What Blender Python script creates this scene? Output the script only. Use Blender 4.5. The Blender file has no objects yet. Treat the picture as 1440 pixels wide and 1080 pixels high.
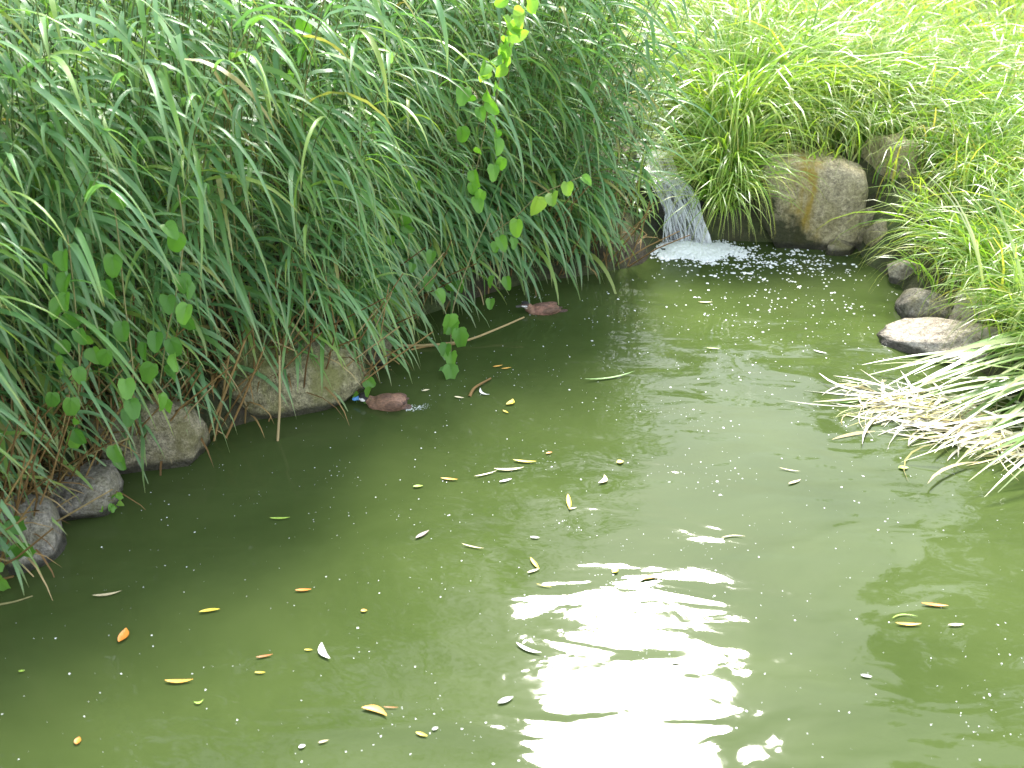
import bpy, bmesh, math, random
import numpy as np
from mathutils import Vector, Matrix, noise as mnoise

random.seed(7)
rng = np.random.default_rng(7)
def R(a): return a * (math.pi / 180)
scene = bpy.context.scene
COL = scene.collection

# ------------------------------------------------------------------ camera
CAM_H, PITCH, FPX = 3.5, 30.0, 1400.0
cam_d = bpy.data.cameras.new('camera'); cam = bpy.data.objects.new('camera', cam_d); COL.objects.link(cam)
cam.location = (0, 0, CAM_H); cam.rotation_euler = (R(90 - PITCH), 0, 0)
cam_d.sensor_width = 36; cam_d.lens = 36 * FPX / 1440; cam_d.clip_end = 2000
cam_d.dof.use_dof = True; cam_d.dof.focus_distance = 6.6; cam_d.dof.aperture_fstop = 1.8
scene.camera = cam

# ------------------------------------------------------------------ sky, sun, exposure
SUN_EL, SUN_AZ = 47.5, 10.0           # azimuth clockwise from +Y
world = bpy.data.worlds.new('World'); scene.world = world; world.use_nodes = True
wn = world.node_tree; bg = wn.nodes['Background']
sky = wn.nodes.new('ShaderNodeTexSky'); sky.sky_type = 'NISHITA'; sky.sun_disc = False
sky.sun_elevation = R(SUN_EL); sky.sun_rotation = R(SUN_AZ)
sky.air_density = 1.0; sky.dust_density = 0.9; sky.ozone_density = 1.0
hs = wn.nodes.new('ShaderNodeHueSaturation'); hs.inputs['Saturation'].default_value = .45      # hazy, whitish sky
wn.links.new(sky.outputs[0], hs.inputs['Color']); wn.links.new(hs.outputs[0], bg.inputs[0]); bg.inputs[1].default_value = 0.15
sun_d = bpy.data.lights.new('sun', 'SUN'); sun = bpy.data.objects.new('sun', sun_d); COL.objects.link(sun)
sun_d.energy = 2.9; sun_d.angle = R(12.0); sun_d.color = (1.0, 0.96, 0.88)
sdir = Vector((math.sin(R(SUN_AZ)) * math.cos(R(SUN_EL)), math.cos(R(SUN_AZ)) * math.cos(R(SUN_EL)), math.sin(R(SUN_EL))))
sun.rotation_euler = sdir.to_track_quat('Z', 'Y').to_euler()
sun.location = sdir * 60
vs = scene.view_settings
vs.view_transform = 'Standard'; vs.look = 'None'; vs.gamma = 1; vs.use_curve_mapping = False; vs.exposure = 2.22
cy = scene.cycles; cy.max_bounces = 4; cy.diffuse_bounces = 2; cy.glossy_bounces = 3; cy.transmission_bounces = 4; cy.transparent_max_bounces = 8

# ------------------------------------------------------------------ geometry of the place: a point on the plane z (or y) seen at a photo pixel
F_ = Vector((0, math.cos(R(PITCH)), -math.sin(R(PITCH)))); U_ = Vector((0, math.sin(R(PITCH)), math.cos(R(PITCH)))); R_ = Vector((1, 0, 0))
def ray(px, py): return F_ + R_ * ((px - 720) / FPX) + U_ * ((540 - py) / FPX)
def W(px, py, z=0.0):
    d = ray(px, py); return Vector((0, 0, CAM_H)) + d * ((z - CAM_H) / d.z)
def WY(px, py, y):
    d = ray(px, py); return Vector((0, 0, CAM_H)) + d * (y / d.y)

# ------------------------------------------------------------------ object helpers
def tag(o, label=None, cat=None, group=None, kind=None):
    if label: o['label'] = label
    if cat: o['category'] = cat
    if group: o['group'] = group
    if kind: o['kind'] = kind
    return o
def obj(name, me, mat=None, parent=None, loc=None):
    o = bpy.data.objects.new(name, me); COL.objects.link(o)
    if mat is not None and me is not None and len(me.materials) == 0: me.materials.append(mat)
    if parent is not None: o.parent = parent
    if loc is not None: o.location = loc
    return o
def empty(name, loc, rz=0):
    o = bpy.data.objects.new(name, None); COL.objects.link(o); o.location = loc; o.rotation_euler = (0, 0, rz); o.empty_display_size = 0.1
    return o
def fast_mesh(name, verts, quads, attrs=None, smooth=True):
    verts = np.ascontiguousarray(verts, dtype=np.float32).reshape(-1, 3); quads = np.ascontiguousarray(quads, dtype=np.int32)
    k = quads.shape[1]; me = bpy.data.meshes.new(name)
    me.vertices.add(len(verts)); me.vertices.foreach_set('co', verts.ravel())
    me.loops.add(quads.size); me.loops.foreach_set('vertex_index', quads.ravel())
    me.polygons.add(len(quads)); me.polygons.foreach_set('loop_start', np.arange(0, quads.size, k, dtype=np.int32))
    me.update(calc_edges=True)
    if smooth: me.polygons.foreach_set('use_smooth', np.ones(len(quads), dtype=bool))
    for n, a in (attrs or {}).items():
        at = me.attributes.new(n, 'FLOAT', 'POINT'); at.data.foreach_set('value', np.ascontiguousarray(a, dtype=np.float32).ravel())
    me.validate(); return me
def join_parts(parts):
    """[(verts, faces, attrs)] -> one"""
    V, Fc, A, off = [], [], {}, 0
    for v, f, a in parts:
        v = np.asarray(v).reshape(-1, 3); V.append(v); Fc.append(np.asarray(f) + off); off += len(v)
        for k, x in a.items(): A.setdefault(k, []).append(np.asarray(x).ravel())
    return np.concatenate(V), np.concatenate(Fc), {k: np.concatenate(x) for k, x in A.items()}

def blades(base, az, e0, e1, L, Wd, segs=7, p=1.2, k=2, fold=0.18, tw0=0.0, tw1=0.0, drift=0.0, prof='reed', tint=None):
    """curved leaf blades: angles in radians, arrays of length N. returns verts, quads, attrs"""
    base = np.asarray(base, dtype=float).reshape(-1, 3); N = len(base)
    f = lambda a: np.broadcast_to(np.asarray(a, dtype=float), (N,))[:, None]
    az, e0, e1, L, Wd, tw0, tw1, drift, p = map(f, (az, e0, e1, L, Wd, tw0, tw1, drift, p))
    t = np.linspace(0, 1, segs + 1)[None, :]; tm = (t[:, 1:] + t[:, :-1]) / 2
    em = e0 + (e1 - e0) * tm ** p; am = az + drift * tm
    step = np.stack([np.cos(em) * np.cos(am), np.cos(em) * np.sin(am), np.sin(em)], -1) * (L / segs)[..., None]
    pos = np.concatenate([np.zeros((N, 1, 3)), np.cumsum(step, 1)], 1) + base[:, None, :]
    e = e0 + (e1 - e0) * t ** p; a = az + drift * t
    if prof == 'reed': w = np.minimum(1, .45 + 3.0 * t) * (1 - t ** 2.0) ** .9 + .015
    elif prof == 'sedge': w = np.minimum(1, .6 + 3 * t) * (1 - t ** 1.6) + .04
    else: w = np.sin(np.pi * np.clip(t, 0.02, 0.99)) ** .8 + .02
    w = (w * Wd / 2)[..., None]
    s = np.stack([-np.sin(a), np.cos(a), np.zeros_like(a)], -1)
    n = np.stack([-np.sin(e) * np.cos(a), -np.sin(e) * np.sin(a), np.cos(e)], -1)
    tw = (tw0 + tw1 * t)[..., None]
    sv = s * np.cos(tw) + n * np.sin(tw); nv = n * np.cos(tw) - s * np.sin(tw)
    if k == 2: V = np.stack([pos - sv * w, pos + sv * w], 2)
    else: V = np.stack([pos - sv * w + nv * w * fold * 2, pos, pos + sv * w + nv * w * fold * 2], 2)
    V = V.reshape(N, -1, 3)
    i = np.arange(segs)[:, None] * k + np.arange(k - 1)[None, :]
    q = np.stack([i, i + 1, i + k + 1, i + k], -1).reshape(-1, 4)
    Q = (np.arange(N)[:, None, None] * ((segs + 1) * k) + q[None]).reshape(-1, 4)
    if tint is None: tint = rng.random(N)
    tt = np.repeat(np.broadcast_to(np.asarray(tint, dtype=float), (N,)), (segs + 1) * k)
    al = np.tile(np.repeat(t[0], k), N)
    return V.reshape(-1, 3), Q, {'tint': tt, 'along': al}

def tube(pts, r, sides=6, tint=0.5, cap=True):
    pts = np.asarray([tuple(p) for p in pts], dtype=float); n = len(pts); r = np.broadcast_to(np.asarray(r, dtype=float), (n,))
    T = np.gradient(pts, axis=0); T /= np.linalg.norm(T, axis=1)[:, None] + 1e-9
    ref = np.where(np.abs(T[:, 2:3]) > .9, np.array([[1., 0, 0]]), np.array([[0, 0, 1.]]))
    A = np.cross(T, ref); A /= np.linalg.norm(A, axis=1)[:, None] + 1e-9; B = np.cross(T, A)
    th = np.linspace(0, 2 * np.pi, sides, endpoint=False)
    V = pts[:, None] + r[:, None, None] * (A[:, None] * np.cos(th)[None, :, None] + B[:, None] * np.sin(th)[None, :, None])
    q = []
    for i in range(n - 1):
        for j in range(sides):
            q.append((i * sides + j, i * sides + (j + 1) % sides, (i + 1) * sides + (j + 1) % sides, (i + 1) * sides + j))
    V = V.reshape(-1, 3)
    return V, np.array(q), {'tint': np.full(len(V), tint), 'along': np.repeat(np.linspace(0, 1, n), sides)}
def many(name, parts): v, f, a = join_parts(parts); return fast_mesh(name, v, f, a)
def curve_pts(ctrl, n=16):
    """Catmull-Rom through control points"""
    c = [np.array(tuple(p), dtype=float) for p in ctrl]; c = [2 * c[0] - c[1]] + c + [2 * c[-1] - c[-2]]; out = []
    m = len(c) - 3
    for i in range(n):
        u = i / (n - 1) * m; k = min(int(u), m - 1); t = u - k; a, b, d, e = c[k:k + 4]
        out.append(.5 * ((2 * b) + (d - a) * t + (2 * a - 5 * b + 4 * d - e) * t * t + (3 * b - a - 3 * d + e) * t ** 3))
    return np.array(out)

# ------------------------------------------------------------------ material helpers
class NT:
    def __init__(s, name):
        s.m = bpy.data.materials.new(name); s.m.use_nodes = True; s.t = s.m.node_tree; s.N = s.t.nodes; s.p = s.N['Principled BSDF']; s.out = s.N['Material Output']
    def n(s, ty, **kw):
        x = s.N.new('ShaderNode' + ty)
        for k, v in kw.items():
            if k.startswith('i_'): x.inputs[k[2:].replace('_', ' ')].default_value = v
            else: setattr(x, k, v)
        return x
    def l(s, a, b): s.t.links.new(a, b); return s
    def ramp(s, src, stops, interp='LINEAR'):
        r = s.n('ValToRGB'); r.color_ramp.interpolation = interp; e = r.color_ramp.elements
        while len(e) < len(stops): e.new(.5)
        for x, (p, c) in zip(e, stops): x.position = p; x.color = (*c, 1) if len(c) == 3 else c
        s.l(src, r.inputs[0]); return r.outputs[0]
    def math(s, op, a, b=None, c=None, clamp=False):
        x = s.n('Math', operation=op); x.use_clamp = clamp
        for i, v in enumerate((a, b, c)):
            if v is None: continue
            if isinstance(v, (int, float)): x.inputs[i].default_value = v
            else: s.l(v, x.inputs[i])
        return x.outputs[0]
    def mix(s, fac, a, b, blend='MIX'):
        x = s.n('MixRGB', blend_type=blend)
        for i, v in enumerate((fac, a, b)):
            if isinstance(v, (int, float)): x.inputs[i].default_value = v
            elif isinstance(v, tuple): x.inputs[i].default_value = (*v, 1)
            else: s.l(v, x.inputs[i])
        return x.outputs[0]
    def noise(s, co, scale, detail=3, rough=.5, dist=0):
        x = s.n('TexNoise'); x.inputs['Scale'].default_value = scale; x.inputs['Detail'].default_value = detail
        x.inputs['Roughness'].default_value = rough; x.inputs['Distortion'].default_value = dist
        if co is not None: s.l(co, x.inputs['Vector'])
        return x.outputs['Fac']
    def scaled(s, co, sc, loc=(0, 0, 0), rot=(0, 0, 0)):
        x = s.n('Mapping'); x.inputs['Scale'].default_value = sc; x.inputs['Location'].default_value = loc; x.inputs['Rotation'].default_value = rot
        s.l(co, x.inputs['Vector']); return x.outputs[0]
    def bump(s, h, dist, strength=1.0):
        x = s.n('Bump'); x.inputs['Distance'].default_value = dist; x.inputs['Strength'].default_value = strength
        s.l(h, x.inputs['Height']); return x.outputs[0]

def leaf_mat(name, stops, trans, tip=None, rough=.42, spec=.5, tfac=.35, vary=.35):
    """living blades: colour by plant and leaf, thin-leaf translucency"""
    t = NT(name)
    oi = t.n('ObjectInfo'); at = t.n('Attribute', attribute_name='tint'); al = t.n('Attribute', attribute_name='along')
    r = t.math('FRACT', t.math('ADD', oi.outputs['Random'], at.outputs['Fac']))
    c = t.ramp(r, stops)
    g = t.n('NewGeometry'); nz = t.noise(g.outputs['Position'], 1.6, 2)
    c = t.mix(vary, c, t.ramp(nz, [(.3, (.55, .55, .5)), (.7, (1.35, 1.3, 1.2))]), 'MULTIPLY')
    if tip: c = t.mix(t.math('MULTIPLY', t.math('POWER', al.outputs['Fac'], 5.0), .8), c, tip)
    t.l(c, t.p.inputs['Base Color']); t.p.inputs['Roughness'].default_value = rough; t.p.inputs['Specular IOR Level'].default_value = spec
    tr = t.n('BsdfTranslucent'); t.l(t.mix(1.0, c, trans, 'MULTIPLY'), tr.inputs[0])
    mx = t.n('MixShader'); mx.inputs[0].default_value = tfac
    t.l(t.p.outputs[0], mx.inputs[1]); t.l(tr.outputs[0], mx.inputs[2]); t.l(mx.outputs[0], t.out.inputs[0])
    return t.m

M = {}
M['reed'] = leaf_mat('reed_leaf', [(0, (.10, .23, .095)), (.35, (.15, .31, .125)), (.65, (.20, .37, .165)), (.82, (.16, .33, .08)), (.95, (.27, .41, .09)), (.985, (.30, .38, .10)), (1, (.42, .33, .15))], (1.5, 1.6, .7), tip=(.28, .26, .10), rough=.38, spec=.55)
M['culm'] = leaf_mat('reed_culm', [(0, (.10, .17, .05)), (.6, (.16, .22, .07)), (1, (.26, .24, .09))], (1, 1, .6), rough=.5, tfac=.12)
M['sedge'] = leaf_mat('sedge_blade', [(0, (.11, .24, .045)), (.4, (.19, .36, .06)), (.75, (.27, .44, .08)), (.94, (.36, .46, .10)), (1, (.44, .38, .15))], (1.6, 1.6, .55), tip=(.36, .33, .12), rough=.36, spec=.6, tfac=.42)
M['iris'] = leaf_mat('strap_leaf', [(0, (.14, .28, .06)), (.4, (.22, .37, .10)), (.7, (.38, .46, .22)), (1, (.52, .54, .34))], (1.5, 1.6, .7), tip=(.45, .42, .24), rough=.33, spec=.8, tfac=.35)
M['vine'] = leaf_mat('vine_leaf', [(0, (.08, .21, .035)), (.5, (.12, .28, .045)), (1, (.17, .36, .06))], (1.6, 1.7, .6), rough=.45, spec=.45, tfac=.42)
M['vine_bright'] = leaf_mat('young_vine_leaf', [(0, (.16, .36, .06)), (.5, (.21, .42, .07)), (1, (.28, .46, .09))], (1.6, 1.6, .6), rough=.45, spec=.45, tfac=.5)
M['willow'] = leaf_mat('willow_leaf', [(0, (.06, .12, .03)), (.5, (.09, .16, .04)), (1, (.13, .2, .06))], (1.3, 1.4, .6), tfac=.3)
M['straw'] = leaf_mat('dead_straw', [(0, (.14, .08, .03)), (.4, (.26, .16, .06)), (.75, (.36, .25, .10)), (1, (.46, .36, .19))], (1, .9, .6), rough=.65, spec=.25, tfac=.12)
M['litter'] = leaf_mat('bleached_litter', [(0, (.42, .38, .24)), (.3, (.64, .61, .50)), (.45, (.36, .42, .16)), (.62, (.58, .46, .18)), (.8, (.70, .68, .60)), (1, (.46, .38, .22))], (1, 1, .8), rough=.4, spec=.5, tfac=.15, vary=.2)

def plain(name, col, rough=.5, spec=.4, noise_amt=.3, scale=30, trans=0):
    t = NT(name); tc = t.n('TexCoord'); nz = t.noise(tc.outputs['Object'], scale, 3)
    c = t.mix(noise_amt, col, t.ramp(nz, [(.3, (.5, .5, .5)), (.7, (1.5, 1.5, 1.5))]), 'MULTIPLY')
    t.l(c, t.p.inputs['Base Color']); t.p.inputs['Roughness'].default_value = rough; t.p.inputs['Specular IOR Level'].default_value = spec
    return t.m
for nm, c in dict(orange=(.72, .26, .04), amber=(.78, .42, .08), yellow=(.75, .58, .07), cream=(.78, .68, .45), white=(.85, .84, .82), rust=(.45, .16, .05),
                  lime=(.35, .52, .08), straw_leaf=(.6, .5, .3), grey=(.3, .24, .21), green=(.14, .3, .05)).items():
    M[nm] = plain('fallen_leaf_' + nm, c, .45, .45, .35, 40)
M['bark'] = plain('willow_bark', (.12, .09, .06), .9, .2, .6, 9)
M['stem'] = plain('vine_stem', (.22, .2, .08), .6, .3, .4, 30)

def rock_mat(name, base, dark, moss=(.16, .15, .03), moss_amt=.4, streak=None, wet=.05, pale=0.0):
    t = NT(name); g = t.n('NewGeometry'); pos = g.outputs['Position']; oi = t.n('ObjectInfo')
    va = t.n('VectorMath', operation='ADD'); t.l(pos, va.inputs[0]); cx = t.n('CombineXYZ'); t.l(t.math('MULTIPLY', oi.outputs['Random'], 37.0), cx.inputs[0]); t.l(cx.outputs[0], va.inputs[1]); co = va.outputs[0]
    n1 = t.noise(co, 4, 6, .6); n2 = t.noise(co, 28, 5, .65); n3 = t.noise(co, 90, 4, .7)
    c = t.mix(t.ramp(n1, [(.35, (0, 0, 0)), (.68, (1, 1, 1))]), dark, base)
    c = t.mix(.9, c, t.ramp(n2, [(.32, (.42, .40, .37)), (.68, (1.5, 1.47, 1.4))]), 'MULTIPLY')
    c = t.mix(.8, c, t.ramp(n3, [(.35, (.5, .5, .5)), (.65, (1.4, 1.4, 1.4))]), 'MULTIPLY')
    if pale: c = t.mix(t.ramp(t.noise(co, 9, 5, .7), [(.5, (0, 0, 0)), (.65, (pale, pale, pale))]), c, (.6, .56, .5))
    mm = t.math('MULTIPLY', t.ramp(t.noise(t.scaled(co, (1, 1, .6)), 5.5, 5, .65), [(.44, (0, 0, 0)), (.62, (1, 1, 1))]), moss_amt)
    c = t.mix(mm, c, moss)
    if streak:
        x0, w, colr = streak
        sx = t.n('SeparateXYZ'); t.l(pos, sx.inputs[0])
        wob = t.math('MULTIPLY', t.math('SUBTRACT', t.noise(t.scaled(pos, (4, 4, 3)), 1.5, 4, .6), .5), .35)
        d = t.math('DIVIDE', t.math('ABSOLUTE', t.math('SUBTRACT', t.math('ADD', sx.outputs[0], wob), x0)), w)
        f = t.math('MULTIPLY', t.math('SUBTRACT', 1.0, d, clamp=True), t.ramp(t.noise(t.scaled(pos, (10, 10, 1.6)), 1.5, 4), [(.35, (.1, .1, .1)), (.6, (1, 1, 1))]))
        c = t.mix(t.math('MULTIPLY', f, .95), c, colr)
        # dark damp algae and shade painted into the colour, strongest at the lower left
        sx2 = sx.outputs[2]
        al = t.math('SUBTRACT', t.math('ADD', t.math('MULTIPLY', t.noise(co, 6, 5, .65), .62), t.math('MULTIPLY', t.math('SUBTRACT', x0, sx.outputs[0]), .75)), t.math('MULTIPLY', sx2, .75))
        c = t.mix(t.ramp(al, [(.12, (0, 0, 0)), (.26, (.92, .92, .92))]), c, (.028, .034, .012))
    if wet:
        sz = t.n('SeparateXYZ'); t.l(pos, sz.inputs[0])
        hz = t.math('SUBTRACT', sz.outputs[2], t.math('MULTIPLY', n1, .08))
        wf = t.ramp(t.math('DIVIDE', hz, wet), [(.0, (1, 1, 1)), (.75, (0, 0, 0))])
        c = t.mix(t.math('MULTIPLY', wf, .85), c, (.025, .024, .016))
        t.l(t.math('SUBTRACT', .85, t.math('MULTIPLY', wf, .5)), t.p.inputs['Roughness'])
    else: t.p.inputs['Roughness'].default_value = .88
    t.l(c, t.p.inputs['Base Color']); t.p.inputs['Specular IOR Level'].default_value = .3
    h = t.math('ADD', t.math('MULTIPLY', n2, .6), t.math('MULTIPLY', n3, .25))
    h = t.math('ADD', h, t.math('MULTIPLY', n1, 1.6)); t.l(t.bump(h, .055), t.p.inputs['Normal']); return t.m
M['rock'] = rock_mat('bank_stone', (.40, .36, .26), (.25, .22, .15), moss_amt=.5)
M['rock_grey'] = rock_mat('grey_stone', (.38, .355, .31), (.22, .205, .175), moss=(.22, .20, .08), moss_amt=.35)
M['rock_pale'] = rock_mat('sunlit_stone', (.60, .54, .46), (.42, .36, .30), moss_amt=.15, wet=.03, pale=.5)
M['rock_moss'] = rock_mat('mossy_stone', (.40, .37, .24), (.26, .24, .13), moss=(.23, .23, .07), moss_amt=.75)
M['rock_block'] = rock_mat('stained_stone', (.50, .44, .30), (.40, .35, .23), moss=(.32, .28, .10), moss_amt=.35, streak=(2.66, .17, (.36, .25, .035)))
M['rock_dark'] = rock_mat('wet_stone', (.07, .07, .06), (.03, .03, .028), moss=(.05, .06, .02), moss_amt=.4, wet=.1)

# ground
t = NT('bank_soil'); g = t.n('NewGeometry'); pos = g.outputs['Position']
n1 = t.noise(pos, 1.3, 5, .6); n2 = t.noise(pos, 18, 5, .7)
c = t.mix(t.ramp(n1, [(.4, (0, 0, 0)), (.62, (1, 1, 1))]), (.055, .045, .028), (.07, .10, .03))
c = t.mix(.7, c, t.ramp(n2, [(.3, (.45, .45, .45)), (.7, (1.5, 1.4, 1.3))]), 'MULTIPLY')
t.l(c, t.p.inputs['Base Color']); t.p.inputs['Roughness'].default_value = .95
t.l(t.bump(n2, .05), t.p.inputs['Normal']); M['soil'] = t.m

# water: turbid green, still but for ripples spreading from the fall
FALL = W(968, 347)
def water_mat():
    t = NT('pond_water'); g = t.n('NewGeometry'); pos = g.outputs['Position']
    cl = t.noise(t.scaled(pos, (.55, .8, 1)), 1.0, 5, .6, .6)
    c = t.mix(t.ramp(cl, [(.34, (0, 0, 0)), (.68, (1, 1, 1))]), (.042, .063, .017), (.062, .087, .026))
    t.l(c, t.p.inputs['Base Color'])
    t.p.inputs['Roughness'].default_value = .035; t.p.inputs['IOR'].default_value = 1.333; t.p.inputs['Specular IOR Level'].default_value = .32
    # ripples
    vm = t.n('VectorMath', operation='DISTANCE'); t.l(pos, vm.inputs[0]); vm.inputs[1].default_value = tuple(FALL)
    d = vm.outputs['Value']
    warp = t.math('MULTIPLY', t.noise(pos, 1.4, 3, .5), 5.0)
    ring = t.math('SINE', t.math('ADD', t.math('MULTIPLY', d, 17.0), warp))
    ring = t.math('MULTIPLY', ring, t.math('DIVIDE', .5, t.math('ADD', .9, t.math('MULTIPLY', d, d))))
    na = t.noise(t.scaled(pos, (1.0, 2.2, 1), rot=(0, 0, R(12))), 1.35, 2, .42, .5)
    nb = t.noise(t.scaled(pos, (1.0, 1.5, 1), rot=(0, 0, R(-25))), 6.5, 2, .45, .4)
    h = t.math('ADD', t.math('MULTIPLY', ring, .004), t.math('ADD', t.math('MULTIPLY', na, .017), t.math('MULTIPLY', nb, .0011)))
    t.l(t.bump(h, 1.0), t.p.inputs['Normal'])
    return t.m
M['water'] = water_mat()

# falling water and foam
t = NT('falling_water'); at = t.n('Attribute', attribute_name='tint'); tc = t.n('TexCoord')
nz = t.noise(t.scaled(tc.outputs['Object'], (26, 26, 3)), 1.0, 4, .6)
t.p.inputs['Base Color'].default_value = (.86, .89, .91, 1); t.p.inputs['Roughness'].default_value = .12; t.p.inputs['Specular IOR Level'].default_value = .6
tb = t.n('BsdfTransparent'); mx = t.n('MixShader')
a = t.math('MULTIPLY', t.ramp(t.math('ADD', t.math('MULTIPLY', nz, .7), t.math('MULTIPLY', at.outputs['Fac'], .45)), [(.42, (.10, .10, .10)), (.72, (.85, .85, .85))]), 1.0)
t.l(a, mx.inputs[0]); t.l(tb.outputs[0], mx.inputs[1]); t.l(t.p.outputs[0], mx.inputs[2]); t.l(mx.outputs[0], t.out.inputs[0])
M['fall'] = t.m
t = NT('white_foam'); t.p.inputs['Base Color'].default_value = (.86, .87, .86, 1); t.p.inputs['Roughness'].default_value = .5
t.p.inputs['Subsurface Weight'].default_value = .0; M['foam'] = t.m

# ------------------------------------------------------------------ terrain
shore_px = [(-60, 850), (-10, 818), (40, 806), (44, 752), (60, 738), (122, 716), (150, 668), (215, 656), (250, 634), (330, 600), (420, 578), (512, 556), (532, 500),
            (560, 458), (650, 425), (740, 398), (840, 386), (905, 372), (925, 348)]
shore = [W(*p).to_2d() for p in shore_px]
shore += [Vector((1.42, 8.72)), Vector((1.95, 8.78)), Vector((2.2, 8.75)), Vector((2.35, 8.72)), Vector((3.2, 8.66))]
shore += [W(*p).to_2d() for p in [(1222, 372), (1262, 398), (1284, 436), (1345, 470), (1330, 500), (1385, 530), (1470, 600)]]
shore += [Vector((4.4, 4.4)), Vector((4.9, 2.0)), Vector((5.4, -7)), Vector((-4.6, -7)), Vector((-3.9, 0)), Vector((-3.35, 3.0))]
SH = np.array([tuple(p) for p in shore])
def signed_dist(P):
    P = np.asarray(P, dtype=float).reshape(-1, 2); A = SH; B = np.roll(SH, -1, 0)
    best = np.full(len(P), 1e9); inside = np.zeros(len(P), dtype=bool)
    for a, b in zip(A, B):
        ab = b - a; tt = np.clip(((P - a) @ ab) / (ab @ ab), 0, 1); d = np.linalg.norm(P - a - tt[:, None] * ab, axis=1); best = np.minimum(best, d)
        c = (a[1] > P[:, 1]) != (b[1] > P[:, 1])
        with np.errstate(divide='ignore', invalid='ignore'): xi = (b[0] - a[0]) * (P[:, 1] - a[1]) / (b[1] - a[1]) + a[0]
        inside ^= c & (P[:, 0] < xi)
    return np.where(inside, -best, best)
def ss(a, b, x): u = np.clip((x - a) / (b - a), 0, 1); return u * u * (3 - 2 * u)
def height(P):
    P = np.asarray(P, dtype=float).reshape(-1, 2); d = signed_dist(P); x, y = P[:, 0], P[:, 1]; dp = np.maximum(d, 0)
    far = ss(7.6, 8.7, y) * ss(1.6, 2.1, x) * ss(5.5, 3.2, x)
    right = ss(1.5, 2.6, x)
    edge = (.30 * (1 - right) + .20 * right) * (1 - far) + .62 * far
    h = edge * (1 - np.exp(-dp / np.where(far > .5, .12, .28))) + .075 * np.minimum(dp, 9) + .02 * np.sin(x * 1.7) * np.cos(y * 1.3) * np.minimum(dp, 2)
    # the stream bed above the fall
    sx = 1.45 + .22 * np.sin((y - 9) * .8) ; ch = np.exp(-((x - sx) / .42) ** 2) * ss(8.8, 9.0, y) * ss(17, 14, y)
    bed = .44 + .14 * np.clip(y - 8.9, 0, .7) + .025 * (y - 9)
    h = h * (1 - ch) + np.minimum(h, bed) * ch
    h = np.where(d < 0, -.5 * (1 - np.exp(d / .25)), h)
    return h
def hz(x, y): return float(height([[x, y]])[0])
def axis(lo, hi, step, ext):
    a = list(np.arange(lo, hi + 1e-6, step)); s = step; v = hi; r = []
    while v < ext: s *= 1.35; v += s; r.append(v)
    s = step; v = lo; l = []
    while v > -ext: s *= 1.35; v -= s; l.append(v)
    return np.array(l[::-1] + a + r)
ax, ay = axis(-6.5, 7.5, .1, 500), axis(-1, 17, .1, 500)
X, Y = np.meshgrid(ax, ay); P = np.stack([X.ravel(), Y.ravel()], 1); H = height(P)
H += np.where(H > .02, .02 * np.sin(P[:, 0] * 9.1 + 2 * np.sin(P[:, 1] * 5)) * np.sin(P[:, 1] * 8.3), 0)
nx, ny = len(ax), len(ay); ii = (np.arange(ny - 1)[:, None] * nx + np.arange(nx - 1)[None]).ravel()
gm = fast_mesh('ground', np.column_stack([P, H]), np.stack([ii, ii + 1, ii + nx + 1, ii + nx], 1))
tag(obj('ground', gm, M['soil']), kind='structure')
wm = bpy.data.meshes.new('pond_water'); wm.from_pydata([(-7, -8, 0), (7.5, -8, 0), (7.5, 10, 0), (-7, 10, 0)], [], [(0, 1, 2, 3)])
tag(obj('pond_water', wm, M['water']), kind='structure')

# ------------------------------------------------------------------ rocks
def rock_mesh(name, dim, seed, power=3.0, sub=4, rough=.10, cuts=5):
    bm = bmesh.new(); bmesh.ops.create_icosphere(bm, subdivisions=sub, radius=1.0)
    rs = random.Random(seed); off = Vector((rs.uniform(-50, 50), rs.uniform(-50, 50), rs.uniform(-50, 50)))
    planes = [(Vector((rs.gauss(0, 1), rs.gauss(0, 1), rs.gauss(0, .8))).normalized(), rs.uniform(.62, .92)) for _ in range(cuts + 3)]
    for v in bm.verts:
        p = v.co.normalized(); s = (abs(p.x) ** power + abs(p.y) ** power + abs(p.z) ** power) ** (-1 / power); q = p * s
        for n, k in planes:
            e = q.dot(n) - k * 1.05
            if e > 0: q -= n * e * .93
        q *= 1 + rough * (mnoise.fractal(q * 1.1 + off, 1.0, 2.0, 4) * 1.2 + .5 * abs(mnoise.noise(q * 3 + off)) + .35 * mnoise.noise(q * 7 + off))
        v.co = Vector((q.x * dim[0] / 2, q.y * dim[1] / 2, q.z * dim[2] / 2))
    me = bpy.data.meshes.new(name); bm.to_mesh(me); bm.free()
    me.polygons.foreach_set('use_smooth', np.ones(len(me.polygons), dtype=bool)); return me
def rock(name, px, dim, mat, seed, label, z=0.0, tilt=(0, 0, 0), power=3.0, sink=.35, group=None, rough=.1, dy=0.0, sub=4, cuts=5):
    """px: pixel of the middle of the front foot; dim metres; sink: share buried"""
    p = W(px[0], px[1], z) if not isinstance(px, Vector) else px
    me = rock_mesh(name, dim, seed, power, sub, rough, cuts)
    o = obj(name, me, M[mat]); o.location = (p.x, p.y + dim[1] * .45 + dy, z + dim[2] * (.5 - sink)); o.rotation_euler = tilt
    tag(o, label, 'rock', group); return o
rock('bank_rock', (14, 806), (.42, .42, .52), 'rock_grey', 3, 'grey bank stone with a white-streaked foot beneath a lobed ivy leaf', tilt=(0, .1, R(25)), sink=.42)
rock('bank_rock', (84, 736), (.52, .45, .40), 'rock_grey', 11, 'wedge-shaped brown-grey stone beside the little yellow-green sprig', tilt=(R(8), R(-6), R(22)), power=4, sink=.38)
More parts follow.
